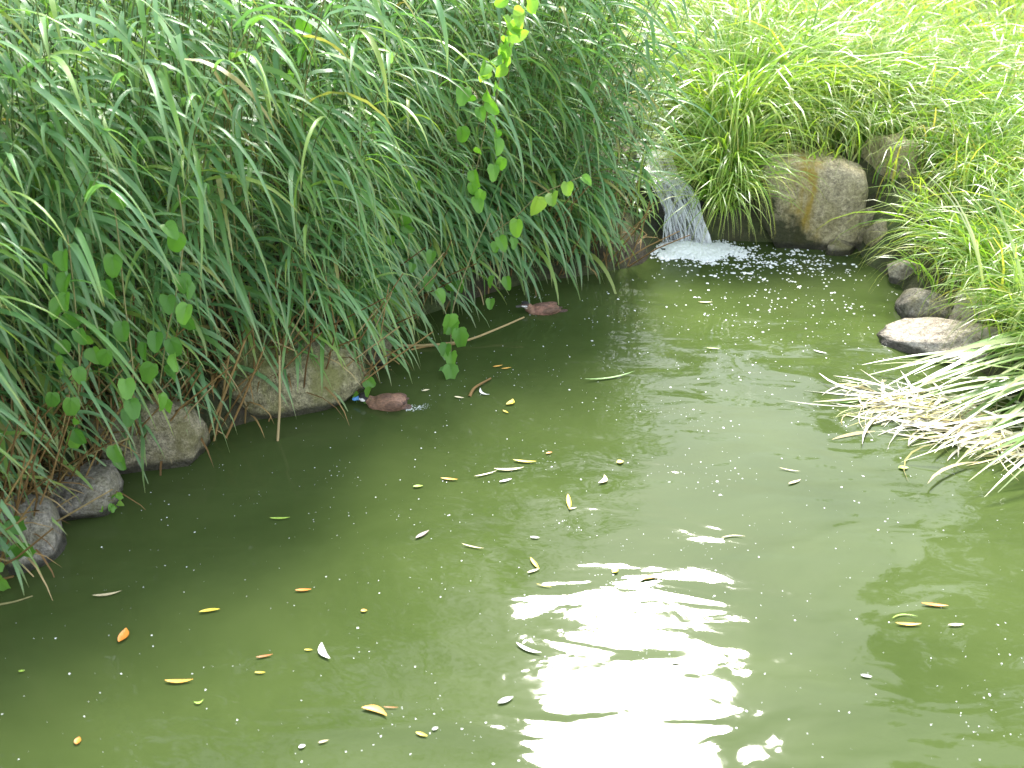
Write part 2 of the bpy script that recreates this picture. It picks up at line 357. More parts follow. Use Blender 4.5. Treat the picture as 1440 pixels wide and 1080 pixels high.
rock('bank_rock', (176, 676), (.8, .5, .56), 'rock', 21, 'brown mossy stone behind hanging dead stems, overhanging a dark gap', tilt=(R(-6), 0, R(16)), sink=.30, dy=.05)
rock('mossy_boulder', (400, 582), (1.16, .62, .60), 'rock_moss', 34, 'long low moss-green boulder at the waterline beside the blue-billed duck', tilt=(R(4), R(2), R(19)), power=3.2, sink=.34)
rock('bank_rock', (524, 520), (.24, .4, .55), 'rock', 41, 'dark narrow stone tucked behind the right end of the long mossy boulder', tilt=(0, .1, .3), sink=.4)
rock('stained_boulder', (1138, 347), (1.0, .75, .98), 'rock_block', 52, 'big blocky tan boulder with a yellow-brown stain running down its face', tilt=(R(-5), R(1), R(-4)), power=6.0, sink=.25, rough=.06, sub=5, cuts=-1)
rock('bank_rock', (1252, 345), (.50, .5, 1.1), 'rock_block', 61, 'tall tan stone half hidden by grass right of the blocky stained boulder', tilt=(0, 0, R(-12)), power=4, sink=.2, dy=.22)
rock('bank_rock', (1219, 352), (.24, .25, .50), 'rock', 67, 'small upright grey-tan stone wedged against the blocky stained boulder', tilt=(0, R(6), .2), sink=.3)
rock('bank_rock', (1258, 370), (.42, .4, .52), 'rock', 73, 'rounded tan stone under arching sedge at the water corner', tilt=(0, R(-8), .4), sink=.32)
rock('bank_rock', (1186, 359), (.34, .24, .20), 'rock', 79, 'low flat stone at the foot of the blocky stained boulder', sink=.45, tilt=(0, R(-5), .1))
rock('bank_rock', (1276, 400), (.30, .32, .34), 'rock_pale', 83, 'pale sunlit stone splashed with foam flecks below the sedge', sink=.42)
rock('bank_rock', (1322, 456), (.52, .36, .32), 'rock_grey', 89, 'dark flat-faced stone jutting into the water under sedge blades', tilt=(0, R(5), R(-8)), power=4, sink=.45)
rock('bank_rock', (1375, 470), (.42, .36, .40), 'rock_pale', 97, 'pinkish pale stone between the dark jutting stone and the flat slab', sink=.35)
rock('bank_rock', (1352, 478), (.2, .18, .14), 'rock_pale', 99, 'small pale pebble lying at the water edge behind the flat slab', sink=.4)
rock('flat_slab', (1352, 514), (.95, .55, .26), 'rock_pale', 101, 'flat bleached stone slab sloping into the water beside the leaf litter', tilt=(R(-4), R(-7), R(-14)), power=4, sink=.30)
# the ledge of the waterfall and stones about it
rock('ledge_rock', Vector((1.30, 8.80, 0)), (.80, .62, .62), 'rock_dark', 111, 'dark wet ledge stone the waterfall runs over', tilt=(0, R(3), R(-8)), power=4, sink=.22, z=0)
rock('bank_rock', Vector((.86, 8.45, 0)), (.5, .5, .62), 'rock_dark', 117, 'dark wet stone standing for the shaded recess left of the waterfall behind reed leaves', sink=.3)  # its dark stone colour also supplies the recess shade beside the fall
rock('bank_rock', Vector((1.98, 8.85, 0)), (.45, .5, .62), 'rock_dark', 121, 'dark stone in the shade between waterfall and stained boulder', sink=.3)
for i, (x, y, d, s) in enumerate([(1.30, 10.0, .30, 1), (1.62, 10.5, .36, 2), (1.25, 11.3, .42, 3), (1.75, 11.9, .34, 4), (1.45, 12.6, .5, 5), (1.85, 13.2, .45, 6), (1.6, 13.9, .6, 7), (1.95, 14.5, .5, 8), (1.05, 10.7, .3, 9)]):
    p = Vector((x, y - d * .3, 0)); z0 = hz(x, y)
    rock('stream_stone', p, (d * 1.25, d, d * .62), 'rock_pale', 130 + s, 'pale dry stone lying in the stream bed above the waterfall', z=z0, sink=.3, group='stones in the stream bed above the waterfall', tilt=(0, 0, s), sub=3)

# ------------------------------------------------------------------ waterfall, stream, foam
ys = np.linspace(8.84, 15.5, 40); sv = []; sq = []
for i, y in enumerate(ys):
    sx = 1.45 + .22 * math.sin((y - 9) * .8); w = .26 + .05 * math.sin(y * 3.1)
    z = .44 + .14 * min(max(y - 8.9, 0), .7) + .025 * (y - 9) + .055 + (.015 * math.sin(y * 9))
    if y < 9.3: sx = 1.42 + (sx - 1.42) * (y - 8.84) / .46
    sv += [(sx - w, y, z), (sx, y, z + .012), (sx + w, y, z)]
    if i: b = 3 * i; sq += [(b - 3, b - 2, b + 1, b), (b - 2, b - 1, b + 2, b + 1)]
tag(obj('stream_water', fast_mesh('stream_water', np.array(sv), np.array(sq)), M['water']), kind='structure')
parts = []
def fall_path(u, jit=0.0, z0=.515):
    """from the ledge over the lip and down; u across -1..1"""
    x0 = 1.43 + u * .135; dx = .22 + .06 * u
    pts = [(x0 - .03, 9.4, z0 + .095), (x0 - .01, 9.05, z0 + .04), (x0, 8.86, z0 + .018)]
    for k in range(1, 9):
        s = k / 8; pts.append((x0 + dx * s + jit * math.sin(s * 5 + u * 9) * .02, 8.86 - .24 * s ** .8, (z0 + .012) * (1 - s ** 1.7) - .01 * s))
    return np.array(pts)
nu = 17
cols = [fall_path(-1 + 2 * i / (nu - 1), 1) for i in range(nu)]; m = len(cols[0]); V = np.concatenate(cols)
V[:, 1] += .02 * np.sin(V[:, 0] * 55); q = [(i * m + j, i * m + j + 1, (i + 1) * m + j + 1, (i + 1) * m + j) for i in range(nu - 1) for j in range(m - 1)]
parts.append((V, np.array(q), {'tint': np.repeat(rng.random(nu) * .6, m)}))
for i in range(95):
    u = rng.uniform(-1.1, 1.15) * (.75 + .25 * rng.random()); p = fall_path(u, rng.uniform(.5, 3.5), .515 + rng.uniform(-.01, .03)); a = rng.integers(0, 8); p = p[a:a + rng.integers(3, 8)] if i % 5 else p
    if len(p) < 3: continue
    p = p + np.array([0, -rng.uniform(.0, .06), 0]) + np.outer(np.linspace(0, 1, len(p)), rng.normal(0, .03, 3)); rr = rng.uniform(.0015, .0065) * np.sin(np.linspace(.25, 2.9, len(p)))
    v, f, at_ = tube(p, rr, 5); parts.append((v, f, {'tint': np.full(len(v), rng.uniform(.5, 1.0))}))
tag(obj('waterfall', many('waterfall', parts), M['fall']), kind='structure')

def blob_parts(centers, radii, flat=.6):
    """small low domes"""
    th = np.linspace(0, 2 * np.pi, 8, endpoint=False); ring = np.stack([np.cos(th), np.sin(th), 0 * th], 1)
    tmpl = np.concatenate([ring, ring * np.array([.75, .75, 0]) + np.array([0, 0, .62]), ring * .02 + np.array([0, 0, .95])]); q = []
    for r in range(2):
        for j in range(8): q.append((r * 8 + j, r * 8 + (j + 1) % 8, (r + 1) * 8 + (j + 1) % 8, (r + 1) * 8 + j))
    C = np.asarray(centers); N = len(C); r3 = np.column_stack([radii * rng.uniform(.7, 1.5, N), radii * rng.uniform(.7, 1.3, N), radii * flat])
    a = rng.uniform(0, 6.28, N); ca, sa = np.cos(a)[:, None], np.sin(a)[:, None]
    t3 = tmpl[None] * r3[:, None]; x = t3[..., 0] * ca - t3[..., 1] * sa; y = t3[..., 0] * sa + t3[..., 1] * ca
    V = np.stack([x, y, t3[..., 2]], -1) + C[:, None]
    Q = (np.arange(N)[:, None, None] * 24 + np.array(q)[None]).reshape(-1, 4); return V.reshape(-1, 3), Q
# churned foam under the fall
N = 1900; u = rng.normal(0, 1, (N, 2)); cx = FALL.x + .06 + u[:, 0] * .21; cy = FALL.y - .11 + u[:, 1] * .10 + .05 * np.sin(cx * 17)
rr = rng.uniform(.006, .034, N) * np.exp(-.2 * (u ** 2).sum(1)) + .004
zz = .03 * np.exp(-((cx - FALL.x) ** 2 / .05 + (cy - FALL.y + .02) ** 2 / .02)); zz[zz < .006] = .002
v, f = blob_parts(np.column_stack([cx, cy, zz]), rr, .75); k = signed_dist(np.column_stack([cx, cy])) < .15
n_ = 420; fy = rng.uniform(8.9, 9.6, n_); fx = 1.42 + rng.normal(0, .09, n_); fz = .505 + .14 * np.clip(fy - 8.9, 0, .7)
v2, f2 = blob_parts(np.column_stack([fx, fy, fz]), rng.uniform(.005, .03, n_), .6); f = np.concatenate([f, f2 + len(v)]); v = np.concatenate([v, v2])
foam = obj('foam', fast_mesh('foam', v, f), M['foam']); tag(foam, 'white churned foam where the waterfall strikes the pond', 'foam', kind='stuff')
# foam flecks and pollen drifting on the pond
pts = []
def scatter(n, cxy, sd, r0, r1):
    p = np.array(cxy) + rng.normal(0, 1, (n, 2)) * np.array(sd); r = rng.uniform(r0, r1, n) * rng.uniform(.4, 1, n); pts.append(np.column_stack([p, r]))
def clumps(nc, cxy, sd, k0, k1, spread, r0, r1):
    for _ in range(nc): scatter(int(rng.integers(k0, k1)), np.array(cxy) + rng.normal(0, 1, 2) * np.array(sd), (spread * rng.uniform(.6, 2.2), spread * rng.uniform(.3, .8)), r0, r1)
clumps(60, (2.1, 8.28), (.42, .2), 4, 14, .035, .004, .019); clumps(26, (2.6, 8.0), (.5, .35), 2, 7, .03, .004, .014); clumps(20, (2.0, 7.5), (.6, .5), 2, 6, .03, .003, .012)
scatter(170, (2.2, 8.2), (.5, .25), .003, .014); scatter(160, (2.3, 7.6), (.6, .5), .003, .011); scatter(260, (1.8, 6.6), (.9, .9), .002, .008)
n = 1700; pts.append(np.column_stack([rng.uniform(-2.8, 3.5, n), rng.uniform(2.3, 7.5, n), .0009 + .0038 * rng.random(n) ** 3.5]))
clumps(44, (.8, 4.8), (1.4, 1.4), 6, 26, .12, .001, .004)
A = np.concatenate(pts); A = A[signed_dist(A[:, :2]) < -.05]
v, f = blob_parts(np.column_stack([A[:, :2], np.full(len(A), .001)]), A[:, 2], .45)
tag(obj('foam_flecks', fast_mesh('foam_flecks', v, f), M['foam']), 'tiny white flecks of foam and fluff scattered over the green pond', 'foam flecks', kind='stuff')

# ------------------------------------------------------------------ reeds
WIND = R(-32)
NV = 12; leaf_meshes = []
for i in range(NV):
    e0 = R(rng.uniform(15, 65)); e1 = R(rng.uniform(-88, -55)); L = rng.uniform(.45, .82)
    v, f, a = blades([[0, 0, 0]], 0.0, e0, e1, L, rng.uniform(.024, .042), segs=8, p=rng.uniform(.5, .95), k=3, fold=.16, tw0=rng.normal(0, .25), tw1=rng.normal(0, .7), drift=rng.normal(0, .25), tint=rng.random())
    me = fast_mesh('reed_leaf', v, f, a); me.materials.append(M['reed']); leaf_meshes.append(me)
def reed_spec(hgt, lean):
    """culm points and leaf list for one reed"""
    n = 9; t_ = np.linspace(0, 1, n); az = WIND + rng.normal(0, .35); e = R(90) - lean * t_ ** 1.4
    st = np.stack([np.cos(e) * math.cos(az), np.cos(e) * math.sin(az), np.sin(e)], 1) * (hgt / (n - 1)); pts_ = np.concatenate([[[0, 0, 0]], np.cumsum(st[:-1], 0)])
    leaves = []; s = rng.uniform(.10, .25)
    while s < 1.0:
        k_ = s * (n - 1); i_ = min(int(k_), n - 2); p_ = pts_[i_] + (pts_[i_ + 1] - pts_[i_]) * (k_ - i_)
        a_ = WIND + rng.normal(0, .55) if rng.random() < .86 else rng.uniform(-math.pi, math.pi)
        leaves.append((p_, a_, rng.uniform(.75, 1.15) * (.8 + .3 * math.sin(s * 2.6)), rng.normal(0, .18)))
        s += rng.uniform(.045, .08)
    return pts_, leaves
protos = []
for i in range(10):
    h_ = rng.uniform(2.2, 2.75); pts_, lv = reed_spec(h_, rng.uniform(.35, .75))
    v, f, a = tube(pts_, np.linspace(.0075, .0035, len(pts_)), 5, tint=rng.random()); cm = fast_mesh('culm', v, f, a); cm.materials.append(M['culm']); protos.append((cm, lv, h_))
def reed_height(x, y):
    """shorter towards the fall"""
    return 1.0 - .25 * float(ss(.2, 1.3, np.array(x)))
def place_reed(x, y, label, group, sc=None):
    cm, lv, h_ = protos[rng.integers(len(protos))]; rz = rng.normal(0, .3); sc = (sc or rng.uniform(.88, 1.08)) * reed_height(x, y)
    r_ = empty('reed', (x, y, hz(x, y) - .03), rz); r_.scale = (sc,) * 3; tag(r_, label, 'reed', group)
    obj('culm', cm, None, r_)
    for p_, a_, s_, tl in lv:
        if rng.random() < .08: continue
        o = obj('leaf', leaf_meshes[rng.integers(NV)], None, r_, tuple(p_)); o.rotation_euler = (tl, rng.normal(0, .15), a_ + rng.normal(0, .25)); o.scale = (s_ * rng.uniform(.9, 1.1),) * 3
LEFT = SH[:19]
def bank_point(dlo, dhi, seg_lo=0.0, seg_hi=1.0):
    for _ in range(200):
        k_ = rng.uniform(seg_lo, seg_hi) * (len(LEFT) - 1.001); i_ = int(k_); p = LEFT[i_] + (LEFT[i_ + 1] - LEFT[i_]) * (k_ - i_)
        q_ = p + rng.uniform(dlo, dhi) * np.array([-math.cos(R(-48)), -math.sin(R(-48)) * 1.0]) * np.array([1, 1]); d = signed_dist([q_])[0]
        if dlo * .6 < d < dhi: return q_
    return q_
REGIONS = [(0.0, .30, 46, 'tall reed with arching leaves rooted behind the grey bank stones', 'reeds behind the grey bank stones'),
           (.30, .62, 76, 'tall blue-green reed rooted behind the long mossy boulder', 'reeds behind the long mossy boulder'),
           (.62, .84, 92, 'tall drooping reed leaning over the water behind the swimming striped-cheek duck', 'reeds leaning over the water by the far duck'),
           (.83, .975, 52, 'short wind-bent reed trailing its leaves beside the waterfall', 'reeds trailing beside the waterfall')]
for lo, hi, n_, lab, grp in REGIONS:
    for i in range(n_):
        front = i % 5 < (2 if .6 < lo < .8 else 1); q_ = bank_point(.04, .35, lo, hi) if front else bank_point(.15, 1.1, lo, hi)
        place_reed(q_[0], q_[1], lab.replace('tall ', 'low ').replace('short wind-bent', 'low wind-bent') if front else lab, grp.replace('reeds', 'low reeds') if front else grp, rng.uniform(.5, .85) if front else None)
# the depth of the reed bed behind the front rows: one mass
cand = np.column_stack([rng.uniform(-6.5, 1.15, 5200), rng.uniform(3.0, 13.5, 5200)]); d = signed_dist(cand)
edge_x = np.where(cand[:, 1] > 8.6, .78 + .1 * np.sin(cand[:, 1]), 1.0)
keep = (d > .25) & (d < 4.2) & (cand[:, 0] < edge_x) & (rng.random(len(d)) < np.where(d < 1.2, .45, .75)); cand = cand[keep][:1050]
parts = []; B = []; AZ = []; E0 = []; E1 = []; LL = []; WW = []; TI = []
ch = height(cand)
for (x, y), z in zip(cand, ch):
    sc = reed_height(x, y) * rng.uniform(.85, 1.1); pts_, lv = reed_spec(rng.uniform(2.2, 2.7) * sc, rng.uniform(.3, .7)); o_ = np.array([x, y, z - .03])
    parts.append(tube(pts_[::2] + o_, np.linspace(.007, .003, len(pts_[::2])), 4, tint=rng.random()))
    for p_, a_, s_, tl in lv:
        B.append(p_ + o_); AZ.append(a_); E0.append(R(rng.uniform(15, 65))); E1.append(R(rng.uniform(-88, -55))); LL.append(rng.uniform(.45, .8) * s_ * min(1, sc * 1.1)); WW.append(rng.uniform(.022, .040))
for i in range(1000):
    q_ = bank_point(.0, .5, .63, .90) if i < 800 else bank_point(.12, .6, .0, .62); z = hz(*q_); B.append(np.array([q_[0], q_[1], z + rng.uniform(.15, .75)])); AZ.append(WIND + rng.normal(0, .6)); E0.append(R(rng.uniform(0, 50))); E1.append(R(rng.uniform(-88, -65))); LL.append(rng.uniform(.35, .75)); WW.append(rng.uniform(.018, .042))
nB = len(B)
bed_culms = many('bed_culms', parts)
v, f, a = blades(B, AZ, E0, E1, LL, WW, segs=6, p=rng.uniform(.5, .95, nB), k=2, tw0=rng.normal(0, .3, nB), tw1=rng.normal(0, .7, nB), drift=rng.normal(0, .25, nB))
bed = empty('reed_bed', (-2.5, 8.5, .6)); tag(bed, 'dense mass of tall blue-green reeds filling the bank behind the front rows', 'reed bed', kind='stuff')
for nm, me, mt in (('bed_leaves', fast_mesh('bed_leaves', v, f, a), M['reed']), ('bed_culms', bed_culms, M['culm'])):
    o = obj(nm, me, mt, bed); o.location = -Vector(bed.location); o['kind'] = 'stuff'
# dead stems and litter at the foot of the reeds
parts = []
for i in range(420):
    q_ = bank_point(.0, .55, 0, .93); z = hz(*q_) - .02; L = rng.uniform(.35, 1.0); az = WIND + rng.normal(0, .9); e = R(rng.uniform(35, 88)); b = np.array([q_[0], q_[1], z])
    dirv = np.array([math.cos(e) * math.cos(az), math.cos(e) * math.sin(az), math.sin(e)]); mid = b + dirv * L * .5 + rng.normal(0, .02, 3)
    parts.append(tube([b, mid, b + dirv * L + np.array([0, 0, -.05 * L])], [.006, .0055, .004], 4, tint=rng.random()))
n = 900; bp = np.array([bank_point(.0, .8, 0, .95) for _ in range(n)]); bz = height(bp) + rng.uniform(.0, .25, n)
parts.append(blades(np.column_stack([bp, bz]), rng.uniform(-3.1, 3.1, n), R(20) + rng.normal(0, .5, n), R(-70) + rng.normal(0, .3, n), rng.uniform(.2, .5, n), rng.uniform(.008, .02, n), segs=4))
tag(obj('dead_reed_litter', many('dead_reed_litter', parts), M['straw']), 'tangle of dead brown reed stems and leaves at the foot of the reeds', 'litter', kind='stuff')
# dead stalks that stand out one by one
for pa, pb, r_, lab in [((272, 626), (345, 478), .010, 'thick tan dead reed stalk leaning out of the water left of the mossy boulder'),
                        ((292, 622), (322, 500), .008, 'thin brown dead stalk standing close behind the thick tan one'),
                        ((303, 618), (372, 488), .008, 'slanting dead stalk leaning towards the mossy boulder'),
                        ((386, 622), (393, 500), .009, 'broken green-tan reed stub standing in the water before the mossy boulder'),
                        ((146, 676), (156, 560), .008, 'reddish-brown dead stem hanging before the brown mossy stone')]:
    a_ = W(*pa) + Vector((0, 0, -.12)); b_ = WY(pb[0], pb[1], a_.y + .12); me = many('stalk', [tube([a_, a_.lerp(b_, .5) + Vector((.012, 0, .01)), b_], [r_, r_ * .95, r_ * .7], 7, tint=rng.uniform(.55, .95))])
    tag(obj('dead_reed_stalk', me, M['straw']), lab, 'reed stalk')

# ------------------------------------------------------------------ climbing vines with heart-shaped leaves
def heart_mesh(name, seed, mat, lobes=False):
    rs = random.Random(seed); out = []; n = 18; asym = rs.uniform(-.12, .12); ln = rs.uniform(.95, 1.25)
    for i in range(n):
        a = 2 * math.pi * i / n; c_ = math.cos(a); s_ = math.sin(a); r_ = .42 * (1 - .10 * c_) - .13 * max(0, c_) ** 10 + .20 * max(0, -c_) ** 6
        k_ = 1 + (.10 * math.cos(7 * a) if lobes else 0) + rs.uniform(-.05, .05); out.append((s_ * r_ * k_ * (1 + asym * s_), (c_ * r_ * ln - .32) * k_))
    vs_ = []; fs_ = []
    for s in (0.0, .5, 1.0):
        for (x, y) in out:
            X_, Z_ = x * s, (y + .12) * s - .12; vs_.append((X_, -.45 * abs(X_) + .35 * (Z_ + .2) ** 2 + rs.uniform(-.02, .02), Z_))
    for r_ in range(2):
        for i in range(n): fs_.append((r_ * n + i, r_ * n + (i + 1) % n, (r_ + 1) * n + (i + 1) % n, (r_ + 1) * n + i))
    me = fast_mesh(name, np.array(vs_), np.array(fs_), {'tint': np.full(len(vs_), rs.random()), 'along': np.zeros(len(vs_))}); me.materials.append(M[mat]); return me
hearts = [heart_mesh('heart_leaf', i, 'vine') for i in range(6)]; hearts_b = [heart_mesh('young_heart_leaf', 20 + i, 'vine_bright') for i in range(5)]; lobed = [heart_mesh('lobed_leaf', 40 + i, 'vine', True) for i in range(3)]
def vine(label, ctrl, leaves, size=.12, pool=None, jit=.3, group=None):
    """ctrl: [(px,py,y)] for the stem; leaves: [(px,py,size factor)] placed near it"""
    P3 = [WY(*c) for c in ctrl]; root = empty('climbing_vine', P3[0]); tag(root, label, 'vine', group)
    sp = curve_pts(P3, 18); s = obj('stem', many('vine_stem', [tube(sp - np.array(tuple(P3[0])), .004, 5)]), M['stem'], root)
    for lx, ly, k_ in leaves:
        yy = [WY(lx, ly, p[1]) for p in sp]; dist = [(Vector(p) - w_).length for p, w_ in zip(sp, yy)]; j = int(np.argmin(dist)); pos = yy[j] + Vector((0, -.16 + random.random() * .14, 0))
        o = obj('leaf', random.choice(pool or hearts), None, root, pos - P3[0]); sz = size * k_ * random.uniform(.9, 1.1); o.scale = (sz, sz, sz)
        o.rotation_euler = (random.gauss(-.45, jit * 1.3), random.gauss(0, jit * 1.4), random.gauss(.1, jit * 2.2))
vine('vine strand with seven scalloped leaves dangling just above the pond', [(690, 300, 6.9), (655, 380, 6.75), (636, 440, 6.55), (634, 500, 6.35), (628, 545, 6.25)],
     [(634, 432, 1.0), (646, 458, 1.0), (637, 480, .85), (635, 497, .9), (631, 512, .9), (617, 524, 1.0), (623, 540, 1.05), (640, 445, .9), (630, 470, .8)], .155, lobed, .16)
vine('pale lime vine tip reaching sideways out of the reeds towards the waterfall', [(690, 330, 7.1), (727, 303, 7.0), (757, 275, 7.0), (800, 256, 7.0), (822, 246, 7.0)],
     [(727, 298, 1.0), (757, 270, 1.05), (776, 264, 1.0), (797, 252, .9), (818, 247, .7), (702, 322, .9)], .125, hearts_b)
vine('bright yellow-green vine twining up a stalk to the top of the reeds', [(695, 190, 7.1), (700, 120, 7.0), (715, 70, 6.95), (728, 10, 6.9), (735, -30, 6.9)],
     [(random.gauss(690 + (110 - y_) * .38, 11), y_, random.uniform(.7, 1.25)) for y_ in range(-10, 128, 6)], .095, hearts_b, .6)
vine('vine strand of broad heart leaves hanging left of the dead stalks', [(250, 260, 5.0), (258, 330, 4.95), (250, 400, 4.9), (235, 470, 4.85), (225, 540, 4.8)],
     [(255, 318, 1.0), (244, 300, .9), (258, 376, 1.1), (270, 385, .9), (238, 412, .9), (228, 455, .95), (242, 470, 1.0), (255, 480, 1.0), (218, 505, 1.05), (212, 470, .9), (243, 500, .9), (236, 535, .8), (250, 548, .8), (262, 440, 1.0), (275, 410, 1.1)], .105, hearts)
vine('vine strand of mid-green heart leaves over the brown mossy stone', [(150, 230, 4.9), (165, 320, 4.85), (175, 420, 4.75), (188, 540, 4.65), (175, 640, 4.6)],
     [(145, 240, .8), (163, 268, .9), (166, 350, 1.1), (160, 380, .9), (180, 440, 1.1), (135, 480, 1.0), (185, 520, 1.0), (190, 550, 1.1), (182, 570, .9), (172, 605, .9), (172, 630, .8), (160, 480, 1.0), (130, 455, 1.1)], .10, hearts)
vine('vine with rounded leaves creeping down over the right end of the mossy boulder', [(480, 430, 6.1), (490, 470, 6.05), (505, 520, 5.95), (515, 545, 5.9)],
     [(450, 458, .9), (463, 466, .9), (476, 465, .8), (465, 495, .9), (478, 500, .9), (513, 528, .9), (518, 548, .9), (505, 545, .8), (525, 533, .7)], .11, hearts)
vine('vine threaded through the reeds below the pale lime tip', [(705, 300, 7.3), (708, 350, 7.2), (700, 400, 7.1)],
     [(728, 300, .8), (700, 330, .9), (712, 378, .9), (695, 385, .8), (650, 388, .9), (722, 330, .8), (690, 415, .8), (640, 395, .9)], .115, hearts)
vine('vine with dark heart leaves deep in the tall reeds under the bright twining vine', [(390, 120, 6.4), (395, 180, 6.3), (380, 240, 6.25), (360, 300, 6.2)],
     [(380, 160, 1.1), (385, 210, 1.0), (420, 60, 1.1), (410, 95, 1.0), (345, 195, .9), (358, 212, .9), (350, 260, .8), (340, 180, 1.1), (412, 150, 1.0), (430, 20, 1.1)], .10, hearts)
vine('long vine strand trailing through the reeds above the wedge-shaped stone', [(95, 330, 4.7), (105, 420, 4.6), (112, 520, 4.5), (105, 600, 4.45)],
     [(100 + random.gauss(0, 16), y_, random.uniform(.7, 1.1)) for y_ in range(340, 610, 19)], .10, hearts)
vine('vine strand with small bright leaves between the tall reeds and the dangling strand', [(560, 250, 6.8), (575, 330, 6.7), (570, 400, 6.6)],
     [(572 + random.gauss(0, 20), y_, random.uniform(.7, 1.1)) for y_ in range(250, 405, 14)], .10, hearts)
vine('leafy vine veiling the reeds beneath the bright twining vine', [(690, 120, 7.0), (680, 190, 6.95), (665, 260, 6.9)],
     [(682 + random.gauss(0, 18), y_, random.uniform(.7, 1.15)) for y_ in range(115, 270, 11)], .11, hearts)
vine('low vine with one big lobed leaf on the white-streaked grey stone', [(5, 700, 4.15), (20, 740, 4.05), (35, 770, 4.0)], [(34, 752, 1.35), (12, 770, .8), (5, 790, .9), (22, 715, .9)], .12, lobed)
# sprig
root = empty('yellow_green_sprig', W(126, 712, .03)); tag(root, 'small yellow-green sprig poking over the water between two grey stones', 'plant')
base = np.array(tuple(root.location)); st = [tube([(0, 0, -.03), (.06, -.02, .05), (.14 + .03 * i, -.05, .03 + .05 * i)], .0025, 4) for i in range(3)]
obj('stem', many('sprig_stem', st), M['stem'], root)
for i in range(22):
    o = obj('leaf', random.choice(hearts_b), None, root, (random.uniform(.02, .2), random.uniform(-.07, .02), random.uniform(.0, .12))); o.scale = (.04,) * 3; o.rotation_euler = (random.gauss(-.8, .4), random.gauss(0, .6), random.gauss(0, 1))

# ------------------------------------------------------------------ sedges and grass on the sunny side
tuss = []
for i in range(9):
    n = 110; az = rng.uniform(-math.pi, math.pi, n); r_ = rng.uniform(0, .09, n); b = np.column_stack([np.cos(az) * r_, np.sin(az) * r_, np.zeros(n) - .02])
    v, f, a = blades(b, az + rng.normal(0, .5, n), R(82) - r_ * 3 - rng.uniform(0, .25, n), R(rng.uniform(-75, -40, n)), rng.uniform(.6, 1.25, n), rng.uniform(.009, .018, n), segs=7, p=rng.uniform(1.3, 2.4, n), prof='sedge', tw0=rng.normal(0, .4, n), tw1=rng.normal(0, .5, n), tint=np.clip(rng.normal(.45, .2, n), 0, .999))
    me = fast_mesh('sedge_tussock', v, f, a); me.materials.append(M['sedge']); tuss.append(me)
def tussock(x, y, sc, lean, label, group, z=None):
    o = obj('sedge_tussock', tuss[rng.integers(len(tuss))]); o.location = (x, y, hz(x, y) if z is None else z); o.scale = (sc, sc, sc * rng.uniform(.9, 1.1)); o.rotation_euler = (lean[0], lean[1], rng.uniform(-3, 3)); 
    e = Matrix.Rotation(lean[1], 3, 'Y') @ Matrix.Rotation(lean[0], 3, 'X') @ Matrix.Rotation(rng.uniform(-3, 3), 3, 'Z'); o.rotation_euler = e.to_euler()
    tag(o, label, 'sedge', group)
# overhanging row at the fall and behind the boulder
for x, y, sc in [(1.86, 8.95, 1.0), (1.97, 8.86, 1.05), (2.08, 8.92, .95), (2.05, 9.15, 1.1), (1.98, 9.25, 1.1), (1.9, 9.5, 1.0)]:
    tussock(x, y, sc, (R(22), R(-3)), 'sedge tussock hanging over the bank between the waterfall and the stained boulder', 'sedges between waterfall and stained boulder')
for x, y, sc in [(2.5, 9.55, 1.05), (2.75, 9.65, 1.0), (3.05, 9.6, 1.05), (2.9, 9.85, 1.3), (3.45, 9.6, 1.2), (2.4, 9.8, 1.35), (2.62, 9.95, 1.35), (3.25, 9.9, 1.3), (2.15, 9.75, 1.7), (1.98, 9.95, 1.7), (2.3, 10.1, 1.9), (2.55, 10.4, 1.8), (2.0, 10.5, 1.8), (2.9, 10.3, 1.7), (3.3, 10.2, 1.6)]:
    tussock(x, y, sc, (R(12), 0), 'arching sedge tussock on the bank top behind the stained boulder', 'sedges behind the stained boulder')
def bank_right(n_, xlo, xhi, ylo, yhi, dmin, dmax, mind, label, group, lean, s0=.8, s1=1.15):
    got = []; tries = 0
    while len(got) < n_ and tries < 6000:
        tries += 1; x, y = rng.uniform(xlo, xhi), rng.uniform(ylo, yhi); d = signed_dist([[x, y]])[0]
        if (x - 3.45) ** 2 + (y - 8.55) ** 2 < .72 ** 2: continue
        if dmin < d < dmax and all((x - a) ** 2 + (y - b) ** 2 > mind ** 2 for a, b in got): got.append((x, y)); tussock(x, y, rng.uniform(s0, s1), lean, label, group)
bank_right(34, 3.3, 5.4, 5.6, 8.8, .32, 1.7, .24, 'bright sedge tussock leaning over the stones of the sunny bank', 'sedges leaning over the sunny bank', (R(6), R(-16)), .75, 1.1)
bank_right(60, 1.95, 6.5, 9.9, 13.0, .5, 9, .36, 'sunlit sedge tussock in the meadow above the stained boulder', 'sedges in the meadow above the stained boulder', (R(6), 0), 1.15, 1.6)
bank_right(46, 4.2, 7.5, 6.5, 10.2, .9, 9, .40, 'yellow-green sedge tussock up the slope behind the sunny bank', 'sedges up the sunny slope', (R(4), R(-6)), 1.1, 1.5)
